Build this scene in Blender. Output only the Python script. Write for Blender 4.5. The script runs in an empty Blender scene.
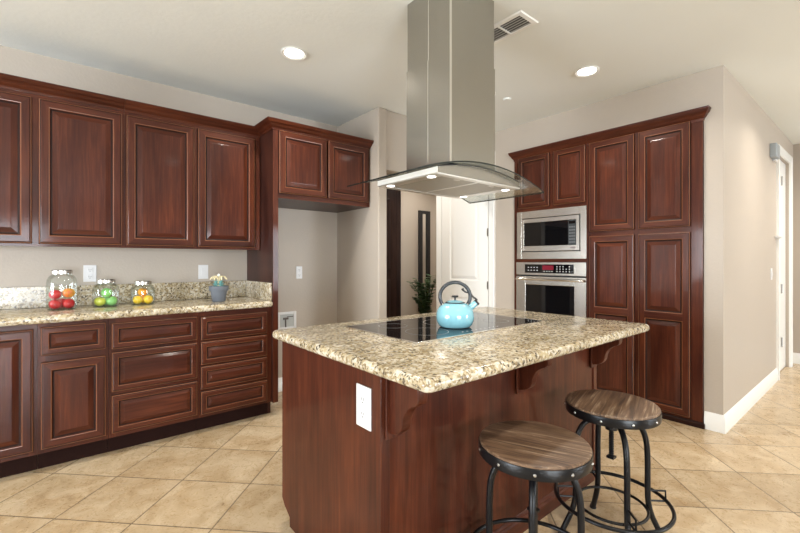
import bpy, bmesh, math, random
from mathutils import Vector, Matrix
random.seed(7)
C = bpy.context.scene.collection
PI = math.pi

# ---------------------------------------------------------------- camera, world, light, exposure
F_PX, H_CAM = 410.0, 1.28
cam_d = bpy.data.cameras.new('camera'); cam = bpy.data.objects.new('camera', cam_d); C.objects.link(cam)
cam_d.sensor_width = 36.0; cam_d.lens = F_PX / 800 * 36.0; cam_d.shift_y = -5.5 / 800
cam_d.clip_start = .02; cam_d.clip_end = 100
cam.location = (0, 0, H_CAM)
_a = math.atan(495 / 410.0)
cam.rotation_euler = (PI / 2, 0, math.atan2(-math.cos(_a), math.sin(_a)))
bpy.context.scene.camera = cam

world = bpy.data.worlds.new('sky'); bpy.context.scene.world = world; world.use_nodes = True
_bg = world.node_tree.nodes['Background']; _bg.inputs[0].default_value = (.72, .84, 1, 1); _bg.inputs[1].default_value = 1.2

VS = bpy.context.scene.view_settings
VS.view_transform = 'Standard'; VS.look = 'None'; VS.gamma = 1; VS.use_curve_mapping = False
VS.exposure = 0.10
bpy.context.scene.cycles.use_denoising = True
bpy.context.scene.cycles.max_bounces = 10
bpy.context.scene.cycles.diffuse_bounces = 5
bpy.context.scene.cycles.sample_clamp_indirect = 6

def area(name, loc, rot, sx, sy, power, col=(1, 1, 1), shape='RECTANGLE', spread=PI):
    l = bpy.data.lights.new(name, 'AREA'); l.shape = shape; l.size = sx
    if shape == 'RECTANGLE': l.size_y = sy
    l.energy = power; l.color = col; l.spread = spread
    o = bpy.data.objects.new(name, l); C.objects.link(o); o.location = loc; o.rotation_euler = rot
    return o
# daylight entering the three windows behind the camera (each lies just outside its window)
DAY = (.86, .93, 1.0)
area('daylight', (-5.80, 2.0, 1.2), (0, -PI / 2, 0), 2.1, 3.0, 420, DAY)
area('daylight', (-1.8, -6.30, 1.15), (PI / 2, 0, 0), 3.2, 2.0, 520, DAY)
area('daylight', (5.85, -6.30, 1.35), (PI / 2, 0, 0), 1.9, 2.1, 260, DAY)
WARM = (1.0, .93, .84)
LAMP_POWER = 14

# ---------------------------------------------------------------- helpers
def finish(name, bm, mats, parent=None, smooth=False, bevel=0, loc=(0, 0, 0), rot=0, shift=True, seg=2):
    me = bpy.data.meshes.new(name)
    bmesh.ops.recalc_face_normals(bm, faces=bm.faces)
    if parent is not None and shift:
        bmesh.ops.translate(bm, verts=bm.verts, vec=-Vector(parent.get('_w', parent.location)))
    if smooth:
        for f in bm.faces: f.smooth = True
    bm.to_mesh(me); bm.free()
    if not isinstance(mats, (list, tuple)): mats = [mats]
    for m in mats: me.materials.append(m)
    if smooth:
        try: me.set_sharp_from_angle(angle=math.radians(38))
        except Exception: pass
    o = bpy.data.objects.new(name, me); C.objects.link(o)
    o.location = loc; o.rotation_euler = (0, 0, rot)
    if parent is not None:
        o.parent = parent
    if bevel:
        b = o.modifiers.new('bevel', 'BEVEL'); b.width = bevel; b.segments = seg; b.limit_method = 'ANGLE'
        b.angle_limit = math.radians(50)
    return o

WPOS = {}
def thing(name, label, cat, loc=(0, 0, 0), rotz=0, group=None):
    o = bpy.data.objects.new(name, None); C.objects.link(o); o.empty_display_size = .1
    o.location = loc; o.rotation_euler = (0, 0, rotz)
    tag(o, label, cat, group); return o
def tag(o, label=None, cat=None, group=None, kind=None):
    if label: o['label'] = label
    if cat: o['category'] = cat
    if group: o['group'] = group
    if kind: o['kind'] = kind
    return o
def part(name, bm, mats, parent, **k):
    """mesh in world coordinates under a thing (unrotated)"""
    root = parent
    off = Vector((0, 0, 0))
    p = parent
    while p is not None:
        off += Vector(p.location); p = p.parent
    bmesh.ops.translate(bm, verts=bm.verts, vec=-off)
    return finish(name, bm, mats, parent, shift=False, **k)
def lpart(name, bm, mats, parent, **k):
    """mesh in its parent's own coordinates"""
    return finish(name, bm, mats, parent, shift=False, **k)
def struct(name, bm, mats, **k):
    o = finish(name, bm, mats, **k); o['kind'] = 'structure'; return o

def box(bm, x0, x1, y0, y1, z0, z1, mi=0):
    x0, x1 = min(x0, x1), max(x0, x1); y0, y1 = min(y0, y1), max(y0, y1); z0, z1 = min(z0, z1), max(z0, z1)
    v = [bm.verts.new(p) for p in ((x0,y0,z0),(x1,y0,z0),(x1,y1,z0),(x0,y1,z0),(x0,y0,z1),(x1,y0,z1),(x1,y1,z1),(x0,y1,z1))]
    for f in ((0,3,2,1),(4,5,6,7),(0,1,5,4),(1,2,6,5),(2,3,7,6),(3,0,4,7)):
        bm.faces.new([v[i] for i in f]).material_index = mi
    return v
def B(*a, mi=0):
    bm = bmesh.new(); box(bm, *a, mi=mi); return bm
def prism(bm, pts, axis, a, b, mi=0):
    """extrude a 2D outline along axis 'x','y' or 'z'"""
    def P(p, t):
        return {'x': (t, p[0], p[1]), 'y': (p[0], t, p[1]), 'z': (p[0], p[1], t)}[axis]
    n = len(pts)
    lo = [bm.verts.new(P(p, a)) for p in pts]; hi = [bm.verts.new(P(p, b)) for p in pts]
    bm.faces.new(lo).material_index = mi; bm.faces.new(hi[::-1]).material_index = mi
    for i in range(n):
        bm.faces.new((lo[i], lo[(i+1) % n], hi[(i+1) % n], hi[i])).material_index = mi
def lathe(bm, prof, n=32, c=(0, 0, 0), mi=0, M=None):
    rings = []
    for r, z in prof:
        if r < 1e-6:
            rings.append([bm.verts.new(Vector((0, 0, z)))])
        else:
            rings.append([bm.verts.new(Vector((r*math.cos(2*PI*k/n), r*math.sin(2*PI*k/n), z))) for k in range(n)])
    for a, b in zip(rings, rings[1:]):
        for k in range(n):
            k2 = (k+1) % n
            if len(a) == 1 and len(b) == 1: continue
            if len(a) == 1: f = bm.faces.new((a[0], b[k], b[k2]))
            elif len(b) == 1: f = bm.faces.new((a[k], a[k2], b[0]))
            else: f = bm.faces.new((a[k], a[k2], b[k2], b[k]))
            f.material_index = mi
    vs = [v for r in rings for v in r]
    if M is not None: bmesh.ops.transform(bm, matrix=M, verts=vs)
    bmesh.ops.translate(bm, verts=vs, vec=c)
    return vs
def tube(bm, pts, r, n=12, closed=False, mi=0, caps=True):
    pts = [Vector(p) for p in pts]; m = len(pts)
    rr = r if isinstance(r, (list, tuple)) else [r]*m
    tang = []
    for i in range(m):
        if closed: t = pts[(i+1) % m] - pts[i-1]
        else: t = pts[min(i+1, m-1)] - pts[max(i-1, 0)]
        tang.append(t.normalized())
    up = Vector((0, 0, 1)) if abs(tang[0].z) < .9 else Vector((1, 0, 0))
    nrm = tang[0].cross(up).normalized(); rings = []
    for i in range(m):
        nrm = (nrm - tang[i]*nrm.dot(tang[i])).normalized(); bi = tang[i].cross(nrm)
        rings.append([bm.verts.new(pts[i] + (nrm*math.cos(2*PI*k/n) + bi*math.sin(2*PI*k/n))*rr[i]) for k in range(n)])
    for i in range(m if closed else m-1):
        a, b = rings[i], rings[(i+1) % m]
        for k in range(n):
            bm.faces.new((a[k], a[(k+1) % n], b[(k+1) % n], b[k])).material_index = mi
    if caps and not closed:
        bm.faces.new(rings[0][::-1]).material_index = mi; bm.faces.new(rings[-1]).material_index = mi
def smoothpath(ctrl, n=8):
    """Catmull-Rom through control points"""
    c = [Vector(p) for p in ctrl]; c = [2*c[0]-c[1]] + c + [2*c[-1]-c[-2]]; out = []
    for i in range(1, len(c)-2):
        for k in range(n):
            t = k/n; a, b, d, e = c[i-1], c[i], c[i+1], c[i+2]
            out.append(.5*((2*b) + (d-a)*t + (2*a-5*b+4*d-e)*t*t + (3*b-a-3*d+e)*t**3))
    out.append(c[-2]); return out
def ball(bm, c, r, s=(1, 1, 1), n=12, mi=0):
    prof = [(r*math.sin(PI*i/n), -r*math.cos(PI*i/n)) for i in range(n+1)]
    prof[0] = (0, -r); prof[-1] = (0, r)
    vs = lathe(bm, prof, n=2*n, mi=mi)
    bmesh.ops.scale(bm, vec=s, verts=vs); bmesh.ops.translate(bm, vec=c, verts=vs)
def sweep(bm, prof, path, closed=False, side=1, mi=0):
    """moulding: profile (out, z) carried along an XY path with mitred corners; out points to the path's right for side=1"""
    P = [Vector(p) for p in path]; m = len(P); rings = []
    for i in range(m):
        d0 = (P[i]-P[i-1]).normalized() if (i > 0 or closed) else None
        d1 = (P[(i+1) % m]-P[i]).normalized() if (i < m-1 or closed) else None
        if d0 is None: d0 = d1
        if d1 is None: d1 = d0
        n0 = Vector((d0.y, -d0.x))*side; n1 = Vector((d1.y, -d1.x))*side
        mt = (n0+n1).normalized(); k = 1/max(.3, mt.dot(n0))
        rings.append([bm.verts.new((P[i].x+mt.x*k*o, P[i].y+mt.y*k*o, z)) for o, z in prof])
    q = len(prof)
    for i in range(m if closed else m-1):
        a, b = rings[i], rings[(i+1) % m]
        for j in range(q):
            bm.faces.new((a[j], a[(j+1) % q], b[(j+1) % q], b[j])).material_index = mi
    if not closed:
        bm.faces.new(rings[0]).material_index = mi; bm.faces.new(rings[-1][::-1]).material_index = mi
def rrect(x0, x1, y0, y1, r, z, n=6):
    out = []
    for cx, cy, a0 in ((x1-r, y1-r, 0), (x0+r, y1-r, 90), (x0+r, y0+r, 180), (x1-r, y0+r, 270)):
        for k in range(n+1):
            a = math.radians(a0+90*k/n); out.append((cx+r*math.cos(a), cy+r*math.sin(a), z))
    return out
def slab(bm, x0, x1, y0, y1, z0, z1, r=.03, e=.018, n=6):
    """counter slab with full rounded edge"""
    rings = []; h = (z1-z0)/2; zc = (z0+z1)/2
    for k in range(9):
        a = -PI/2 + PI*k/8; ins = e*(1-math.cos(a)); z = zc + h*math.sin(a)
        rings.append([bm.verts.new(p) for p in rrect(x0+ins, x1-ins, y0+ins, y1-ins, max(.004, r-ins), z, n)])
    m = len(rings[0])
    for a, b in zip(rings, rings[1:]):
        for k in range(m): bm.faces.new((a[k], a[(k+1) % m], b[(k+1) % m], b[k]))
    bm.faces.new(rings[0][::-1]); bm.faces.new(rings[-1])

# ---------------------------------------------------------------- materials
def mat(name, col=(.8,.8,.8), rough=.5, metal=0, coat=0, spec=.5, emit=None, es=0, coat_r=.1):
    m = bpy.data.materials.new(name); m.use_nodes = True; b = m.node_tree.nodes['Principled BSDF']
    b.inputs['Base Color'].default_value = (*col, 1); b.inputs['Roughness'].default_value = rough
    b.inputs['Metallic'].default_value = metal; b.inputs['Coat Weight'].default_value = coat
    b.inputs['Coat Roughness'].default_value = coat_r; b.inputs['Specular IOR Level'].default_value = spec
    if emit: b.inputs['Emission Color'].default_value = (*emit, 1); b.inputs['Emission Strength'].default_value = es
    return m
class N:
    def __init__(s, m): s.t = m.node_tree; s.b = s.t.nodes['Principled BSDF']
    def n(s, k, **p):
        x = s.t.nodes.new(k)
        for a, v in p.items(): setattr(x, a, v)
        return x
    def l(s, a, b): s.t.links.new(a, b)
    def coords(s, scale=(1,1,1), rot=(0,0,0), rnd=True, src='Object', loc=(0,0,0)):
        tc = s.n('ShaderNodeTexCoord'); mp = s.n('ShaderNodeMapping')
        mp.inputs['Scale'].default_value = scale; mp.inputs['Rotation'].default_value = rot; mp.inputs['Location'].default_value = loc
        out = tc.outputs[src]
        if rnd:
            oi = s.n('ShaderNodeObjectInfo'); ad = s.n('ShaderNodeVectorMath', operation='ADD'); ml = s.n('ShaderNodeMath', operation='MULTIPLY')
            ml.inputs[1].default_value = 37.0; s.l(oi.outputs['Random'], ml.inputs[0])
            s.l(out, ad.inputs[0]); s.l(ml.outputs[0], ad.inputs[1]); out = ad.outputs[0]
        s.l(out, mp.inputs['Vector']); return mp.outputs[0]
    def noise(s, v, scale, detail=5, rough=.55, dist=0):
        x = s.n('ShaderNodeTexNoise'); x.inputs['Scale'].default_value = scale; x.inputs['Detail'].default_value = detail
        x.inputs['Roughness'].default_value = rough; x.inputs['Distortion'].default_value = dist; s.l(v, x.inputs['Vector']); return x
    def ramp(s, f, stops, interp='LINEAR'):
        r = s.n('ShaderNodeValToRGB'); r.color_ramp.interpolation = interp; e = r.color_ramp.elements
        while len(e) > 1: e.remove(e[0])
        e[0].position = stops[0][0]; e[0].color = (*stops[0][1], 1)
        for p, c in stops[1:]:
            q = e.new(p); q.color = (*c, 1)
        s.l(f, r.inputs[0]); return r.outputs[0]
    def mix(s, f, a, b, mode='MIX'):
        x = s.n('ShaderNodeMix', data_type='RGBA', blend_type=mode)
        for sock, v in ((x.inputs[0], f), (x.inputs[6], a), (x.inputs[7], b)):
            if isinstance(v, (int, float)): sock.default_value = v
            elif isinstance(v, tuple): sock.default_value = (*v, 1)
            else: s.l(v, sock)
        return x.outputs[2]
    def bump(s, h, strength, dist=.002):
        b = s.n('ShaderNodeBump'); b.inputs['Strength'].default_value = strength; b.inputs['Distance'].default_value = dist
        s.l(h, b.inputs['Height']); s.l(b.outputs[0], s.b.inputs['Normal'])

def wood(name, axis, cols, rough=.45, coat=.30, fine=60, coat_r=.10):
    m = mat(name, rough=rough, coat=coat, coat_r=coat_r, spec=.15); q = N(m)
    sc = [fine, fine, fine]; sc['xyz'.index(axis)] = fine*.05
    v = q.coords(tuple(sc)); g = q.noise(v, 1.0, 7, .62, .6)
    sc2 = [5.5, 5.5, 5.5]; sc2['xyz'.index(axis)] = 1.5
    v2 = q.coords(tuple(sc2)); bl = q.noise(v2, 1.0, 3, .5, .3)
    c1 = q.ramp(g.outputs['Fac'], [(.12, cols[0]), (.50, cols[1]), (.92, cols[2])])
    c2 = q.ramp(bl.outputs['Fac'], [(.30, (.62, .56, .54)), (.5, (1, 1, 1)), (.70, (1.45, 1.50, 1.35))])
    q.l(q.mix(1.0, c1, c2, 'MULTIPLY'), q.b.inputs['Base Color'])
    q.bump(g.outputs['Fac'], .05, .001)
    return m
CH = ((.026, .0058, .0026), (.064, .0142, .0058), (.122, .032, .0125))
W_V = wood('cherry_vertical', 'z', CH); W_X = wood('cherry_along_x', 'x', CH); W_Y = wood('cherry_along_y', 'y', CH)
W_GL = mat('cherry_glaze', (.018, .005, .0025), .45, spec=.2)
W_ED = mat('cherry_edge_highlight', (.20, .070, .024), .35, coat=.3)  # golden highlight along door edges, put into the colour
W_DK = mat('cherry_toe', (.018, .006, .004), .7, spec=.1)
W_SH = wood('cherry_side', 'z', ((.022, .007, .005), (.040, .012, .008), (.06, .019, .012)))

def granite():
    m = mat('granite', rough=.17, coat=.08, coat_r=.06, spec=.4); q = N(m)
    v = q.coords((1,1,1), rnd=False)
    wn = q.noise(v, 9, 3, .5); 
    warp = q.n('ShaderNodeVectorMath', operation='SCALE'); q.l(wn.outputs['Color'], warp.inputs[0]); warp.inputs['Scale'].default_value = .03
    ad = q.n('ShaderNodeVectorMath', operation='ADD'); q.l(v, ad.inputs[0]); q.l(warp.outputs[0], ad.inputs[1])
    vo = q.n('ShaderNodeTexVoronoi'); vo.inputs['Scale'].default_value = 125; q.l(ad.outputs[0], vo.inputs['Vector'])
    sp = q.n('ShaderNodeSeparateColor'); q.l(vo.outputs['Color'], sp.inputs[0])
    c = q.ramp(sp.outputs[0], [(0, (.34,.26,.14)), (.18, (.55,.46,.31)), (.36, (.68,.62,.49)), (.50, (.22,.155,.085)), (.62, (.44,.36,.24)), (.72, (.09,.07,.055)), (.80, (.76,.73,.66)), (.91, (.03,.025,.022))], 'CONSTANT')
    v2 = q.n('ShaderNodeTexVoronoi'); v2.inputs['Scale'].default_value = 75; q.l(ad.outputs[0], v2.inputs['Vector'])
    s2 = q.n('ShaderNodeSeparateColor'); q.l(v2.outputs['Color'], s2.inputs[0])
    c2 = q.ramp(s2.outputs[1], [(0, (.52,.43,.27)), (.28, (.72,.67,.56)), (.50, (.30,.22,.12)), (.62, (.58,.53,.43)), (.80, (.08,.065,.055)), (.86, (.76,.72,.64))], 'CONSTANT')
    big = q.noise(v, 30, 5, .65); fine = q.noise(v, 170, 3, .6)
    f = q.ramp(big.outputs['Fac'], [(.46, (0,0,0)), (.54, (1,1,1))])
    g = q.mix(q.ramp(fine.outputs['Fac'], [(.46, (0,0,0)), (.64, (.5,.5,.5))]), q.mix(f, c, c2), (.56,.47,.32))
    wv = q.noise(q.coords((1,2.2,1), rnd=False, rot=(0,0,.7)), 5, 3, .5)
    q.l(q.mix(1, g, q.ramp(wv.outputs['Fac'], [(.35, (.68,.65,.58)), (.62, (.98,.97,.94))]), 'MULTIPLY'), q.b.inputs['Base Color'])
    return m
GRAN = granite()

def floor_mat():
    m = mat('travertine_tile', rough=.3, coat=.25, coat_r=.12); q = N(m)
    tc = q.n('ShaderNodeTexCoord'); sx = q.n('ShaderNodeSeparateXYZ'); q.l(tc.outputs['Object'], sx.inputs[0])
    def mth(op, a, b):
        x = q.n('ShaderNodeMath', operation=op)
        for i, k in enumerate((a, b)):
            if isinstance(k, (int, float)): x.inputs[i].default_value = k
            elif k is not None: q.l(k, x.inputs[i])
        return x.outputs[0]
    s = 2**.5
    p = mth('DIVIDE', mth('SUBTRACT', mth('DIVIDE', mth('ADD', sx.outputs[0], sx.outputs[1]), s), 2.266), .400)
    r = mth('DIVIDE', mth('SUBTRACT', mth('DIVIDE', mth('SUBTRACT', sx.outputs[1], sx.outputs[0]), s), 1.90), .411)
    fp, fr = mth('FRACT', p, None), mth('FRACT', r, None)
    def edge(f): return mth('MINIMUM', f, mth('SUBTRACT', 1.0, f))
    e = mth('MINIMUM', edge(fp), edge(fr))
    grout = mth('LESS_THAN', e, .0085)
    cid = q.n('ShaderNodeCombineXYZ'); q.l(mth('FLOOR', p, None), cid.inputs[0]); q.l(mth('FLOOR', r, None), cid.inputs[1])
    wn = q.n('ShaderNodeTexWhiteNoise'); q.l(cid.outputs[0], wn.inputs['Vector'])
    off = q.n('ShaderNodeVectorMath', operation='SCALE'); q.l(wn.outputs['Color'], off.inputs[0]); off.inputs['Scale'].default_value = 9
    ad = q.n('ShaderNodeVectorMath', operation='ADD'); q.l(tc.outputs['Object'], ad.inputs[0]); q.l(off.outputs[0], ad.inputs[1])
    n1 = q.noise(ad.outputs[0], 5.5, 8, .62, .9); n2 = q.noise(ad.outputs[0], 24, 7, .7, 1.6)
    c = q.ramp(n1.outputs['Fac'], [(.32, (.43,.30,.168)), (.46, (.53,.395,.240)), (.62, (.63,.500,.335))])
    pit = q.ramp(n2.outputs['Fac'], [(.30, (.58,.48,.36)), (.40, (1,1,1)), (.62, (1,1,1)), (.75, (1.12,1.12,1.1))])
    tone = q.ramp(wn.outputs['Value'], [(0, (.90,.88,.85)), (1, (1.08,1.08,1.08))])
    c = q.mix(1, q.mix(1, c, pit, 'MULTIPLY'), tone, 'MULTIPLY')
    c = q.mix(grout, c, (.20,.145,.09))
    q.l(c, q.b.inputs['Base Color'])
    rg = q.ramp(n2.outputs['Fac'], [(.3, (.5,.5,.5)), (.6, (.24,.24,.24))]); q.l(rg, q.b.inputs['Roughness'])
    h = mth('SUBTRACT', n2.outputs['Fac'], mth('MULTIPLY', grout, 1.5)); q.bump(h, .25, .002)
    return m
def plaster(name, col, rough=.45, scale=55, st=.13, spec=.4):
    m = mat(name, col, rough, spec=spec); q = N(m); v = q.coords((1,1,1), rnd=False)
    a = q.noise(v, scale, 3, .5); b = q.noise(v, 1.1, 2, .5)
    h = q.ramp(a.outputs['Fac'], [(.40, (0,0,0)), (.60, (1,1,1))])
    q.bump(h, st, .0025)
    c = q.mix(q.ramp(b.outputs['Fac'], [(.3, (0,0,0)), (.7, (1,1,1))]), tuple(x*.98 for x in col), tuple(min(1, x*1.02) for x in col))
    q.l(c, q.b.inputs['Base Color']); return m
FLOOR = floor_mat()
WALL = plaster('taupe_wall_paint', (.46, .40, .335))
CEIL = plaster('ceiling_paint', (.80, .825, .80), .8, 38, .09, .1)
WHITE = mat('white_trim_paint', (.86, .86, .83), .3, coat=.2)
PLAS = mat('white_plastic', (.70, .70, .70), .35)
SLOT = mat('dark_slot', (.05, .05, .05), .5)

def steel(name, col=(.60, .56, .50), rough=.26, axis='x'):
    m = mat(name, col, rough, 1.0); q = N(m); sc = [900, 900, 900]; sc['xyz'.index(axis)] = 2
    v = q.coords(tuple(sc), rnd=False); n = q.noise(v, 1, 2, .5)
    q.l(q.ramp(n.outputs['Fac'], [(.3, tuple(x*.96 for x in col)), (.7, tuple(min(1, x*1.03) for x in col))]), q.b.inputs['Base Color'])
    q.b.inputs['Anisotropic'].default_value = .5
    return m
ST_X = steel('brushed_steel_x', (.42,.395,.35), axis='x'); ST_Y = steel('brushed_steel_y', (.56,.53,.48), axis='y'); ST_Z = steel('brushed_steel_z', (.40,.385,.35), .24, 'z'); ST_D = steel('brushed_steel_door', (.56,.53,.48), .26, 'z')
CHROME = mat('polished_metal', (.8, .79, .76), .12, 1)
BLACKM = mat('black_metal', (.006, .006, .007), .30, 0, spec=.30)
BLACKG = mat('black_glass', (.004, .004, .0045), .04, spec=.5)
BLACKP = mat('black_plastic', (.015, .015, .016), .4)
GREYP = mat('dark_grey_plastic', (.028, .032, .036), .3)
HINGE = mat('nickel', (.35, .34, .32), .35, 1)
MIRR = mat('mirror_glass', (.75, .76, .76), .05, 1)
ESPR = wood('espresso_wood', 'z', ((.012,.006,.005), (.022,.010,.008), (.04,.018,.012)))

def glass(name, tint=(.93, .96, .95), base=.04):
    m = bpy.data.materials.new(name); m.use_nodes = True; t = m.node_tree; t.nodes.clear()
    o = t.nodes.new('ShaderNodeOutputMaterial'); mx = t.nodes.new('ShaderNodeMixShader')
    tr = t.nodes.new('ShaderNodeBsdfTransparent'); gl = t.nodes.new('ShaderNodeBsdfGlossy'); gl.inputs['Roughness'].default_value = .03
    tr.inputs[0].default_value = (*tint, 1)
    lw = t.nodes.new('ShaderNodeLayerWeight'); lw.inputs['Blend'].default_value = .25
    mp = t.nodes.new('ShaderNodeMath'); mp.operation = 'MULTIPLY_ADD'; mp.inputs[1].default_value = .42; mp.inputs[2].default_value = base
    t.links.new(lw.outputs['Fresnel'], mp.inputs[0]); t.links.new(mp.outputs[0], mx.inputs[0])
    t.links.new(tr.outputs[0], mx.inputs[1]); t.links.new(gl.outputs[0], mx.inputs[2]); t.links.new(mx.outputs[0], o.inputs[0])
    return m
GLASS = glass('clear_glass'); GLASS_E = mat('glass_edge', (.006, .012, .011), .25); PANE = glass('window_glass', (1, 1, 1), .02)
LENS = mat('lamp_lens', (1, 1, 1), .5, emit=(1, .95, .86), es=14)

# ---------------------------------------------------------------- setting
XL, YB, XR, YC, XE, YF, ZC = -5.5, 3.86, 3.80, .815, 7.08, -6.0, 2.74
HB = 5.0   # back wall of the entry hall
bm = B(XL-.1, XE+.1, YF-.1, HB+.1, -.1, 0); struct('floor', bm, FLOOR)
bm = B(XL-.1, XE+.1, YF-.1, HB+.1, ZC, ZC+.1); struct('ceiling', bm, CEIL)
struct('wall_back', B(XL, 2.312, YB, YB+.12, 0, ZC), WALL)
# wall between fridge alcove and hall, with a header over the hall opening
bm = bmesh.new(); box(bm, 2.312, 2.415, 3.11, HB, 0, ZC); box(bm, 2.415, XR, 3.13, 3.25, 2.16, ZC)
struct('wall_partition', bm, WALL, bevel=.012, seg=3)
bm = bmesh.new()
box(bm, XR, XR+.12, YC+.12, 2.635, 2.41, ZC); box(bm, XR, XR+.12, 2.635, 3.85, 0, ZC)
struct('wall_right', bm, WALL)
struct('wall_hall_side', B(XR+.12, XE, 3.73, 3.85, 0, ZC), WALL)
# wall running back from the corner, with the hallway door
DX0, DX1, DZ = 6.02, 6.76, 2.45
bm = bmesh.new()
box(bm, XR, DX0, YC, YC+.12, 0, ZC); box(bm, DX0, DX1, YC, YC+.12, DZ, ZC); box(bm, DX1, XE, YC, YC+.12, 0, ZC)
struct('wall_corridor', bm, WALL)
struct('wall_end', B(XE, XE+.12, YF, HB, 0, ZC), WALL)
struct('wall_hall_back', B(2.415, XE, HB, HB+.12, 0, ZC), WALL)
def wall_with_holes(name, axis, a0, a1, t0, t1, holes):
    bm = bmesh.new(); cur = a0
    def bx(u0, u1, z0, z1):
        if axis == 'x': box(bm, u0, u1, t0, t1, z0, z1)
        else: box(bm, t0, t1, u0, u1, z0, z1)
    for h0, h1, z0, z1 in holes:
        bx(cur, h0, 0, ZC); bx(h0, h1, 0, z0) if z0 > 0 else None; bx(h0, h1, z1, ZC); cur = h1
    bx(cur, a1, 0, ZC); return struct(name, bm, WALL)
wall_with_holes('wall_left', 'y', YF, YB, XL-.12, XL, [(.45, 3.55, .12, 2.25)])
wall_with_holes('wall_front', 'x', XL, XE, YF-.12, YF, [(-3.4, -.2, .12, 2.2), (4.9, 6.8, .3, 2.4)])
def window(i, axis, a0, a1, z0, z1, t):
    bm = bmesh.new(); w = .06
    def bx(u0, u1, q0, q1, d=.04):
        if axis == 'x': box(bm, u0, u1, t-d, t+d, q0, q1)
        else: box(bm, t-d, t+d, u0, u1, q0, q1)
    bx(a0, a0+w, z0, z1); bx(a1-w, a1, z0, z1); bx(a0+w, a1-w, z0, z0+w); bx(a0+w, a1-w, z1-w, z1)
    mid = (a0+a1)/2; bx(mid-w/2, mid+w/2, z0+w, z1-w)
    o = struct('window_%d' % i, bm, WHITE)
    bm = bmesh.new()
    if axis == 'x': box(bm, a0+w, a1-w, t-.004, t+.004, z0+w, z1-w)
    else: box(bm, t-.004, t+.004, a0+w, a1-w, z0+w, z1-w)
    p = finish('window_pane', bm, PANE, o, shift=False); p['kind'] = 'structure'
window(1, 'y', .45, 3.55, .12, 2.25, XL-.06)
window(2, 'x', -3.4, -.2, .12, 2.2, YF-.06)
window(3, 'x', 4.9, 6.8, .3, 2.4, YF-.06)

BASE = [(0, 0), (.016, 0), (.016, .095), (.012, .103), (.012, .112), (.005, .124), (.003, .132), (0, .132)]
bm = bmesh.new(); sweep(bm, BASE, [(DX0-.09, YC), (XR, YC), (XR, .93)], side=-1); struct('baseboard_corner', bm, WHITE, smooth=True)
bm = bmesh.new(); sweep(bm, BASE, [(XE, YC), (XE, YF)], side=1); struct('baseboard_end', bm, WHITE, smooth=True)
bm = bmesh.new(); sweep(bm, BASE, [(1.378, YB), (2.312, YB), (2.312, 3.11), (2.415, 3.11), (2.415, HB), (3.0, HB)], side=1); struct('baseboard_alcove', bm, WHITE, smooth=True)
bm = bmesh.new(); sweep(bm, BASE, [(4.20, HB), (XE, HB)], side=1); struct('baseboard_hall', bm, WHITE, smooth=True)

# hallway door seen at a grazing angle
def casing(bm, axis, a0, a1, ztop, t, out, w=.085, d=.026):
    """door casing round an opening; axis it runs along, wall face t, out = direction off the wall"""
    prof = [(0, 0), (0, d*.55), (w*.2, d*.7), (w*.55, d*.75), (w*.8, d), (w, d*.9), (w, 0)]
    def pt(u, z, o): return (u, t+out*o, z) if axis == 'x' else (t+out*o, u, z)
    rings = []
    for u, sgn, z in ((a0, -1, 0), (a0, -1, 'c'), (a1, 1, 'c'), (a1, 1, 0)):
        rings.append([bm.verts.new(pt(u+sgn*p, (ztop+p) if z == 'c' else 0, o)) for p, o in prof])
    for a, b in zip(rings, rings[1:]):
        for j in range(len(prof)): k = (j+1) % len(prof); bm.faces.new((a[j], a[k], b[k], b[j]))
    bm.faces.new(rings[0]); bm.faces.new(rings[-1][::-1])
bm = bmesh.new(); box(bm, DX0+.004, DX1-.004, YC+.03, YC+.07, .01, DZ-.004)
d2 = struct('door_2', bm, WHITE)
bm = bmesh.new(); casing(bm, 'x', DX0, DX1, DZ, YC, -1)
finish('door_casing', bm, WHITE, d2, shift=False)
for z in (.398, .979, 2.15):
    bm = bmesh.new(); box(bm, DX0-.002, DX0+.03, YC-.034, YC-.024, z-.05, z+.05)
    vs = lathe(bm, [(0,-.05),(.007,-.05),(.007,.05),(0,.05)], 10); bmesh.ops.translate(bm, verts=vs, vec=(DX0+.002, YC-.034, z))
    finish('door_hinge', bm, HINGE, d2, shift=False)
# white two-panel door in the hall
def ring_panel(bm, u0, u1, z0, z1, P, rings, mi=0):
    """nested rectangular rings (inset, depth) finished with a flat centre; P maps (u,z,depth)"""
    prev = None
    for ins, dep in rings:
        cur = [bm.verts.new(P(u, z, dep)) for u, z in ((u0+ins, z0+ins), (u1-ins, z0+ins), (u1-ins, z1-ins), (u0+ins, z1-ins))]
        if prev:
            for k in range(4): bm.faces.new((prev[k], prev[(k+1) % 4], cur[(k+1) % 4], cur[k])).material_index = mi
        prev = cur
    bm.faces.new(prev).material_index = mi
bm = bmesh.new()
L0, L1 = 2.985, 3.725
P = lambda u, z, d: (XR-.004-d, u, z)
for a, b, c, d in ((L0, L0+.14, .01, 2.43), (L1-.14, L1, .01, 2.43), (L0+.14, L1-.14, .01, .25), (L0+.14, L1-.14, .84, 1.045), (L0+.14, L1-.14, 2.28, 2.43)):
    box(bm, XR-.016, XR-.002, a, b, c, d)
for z0, z1 in ((.25, .84), (1.045, 2.28)):
    ring_panel(bm, L0+.14, L1-.14, z0, z1, P, [(0, .012), (.012, .002), (.022, .002), (.055, .010)])
d1 = struct('door_1', bm, WHITE)
bm = bmesh.new(); casing(bm, 'y', L0-.008, L1+.008, 2.44, XR, -1); finish('door_casing', bm, WHITE, d1, shift=False)
for z in (.25, 1.0, 1.61, 2.25):
    bm = B(XR-.024, XR-.014, L0-.006, L0+.008, z-.045, z+.045); finish('door_hinge', bm, HINGE, d1, shift=False)
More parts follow.
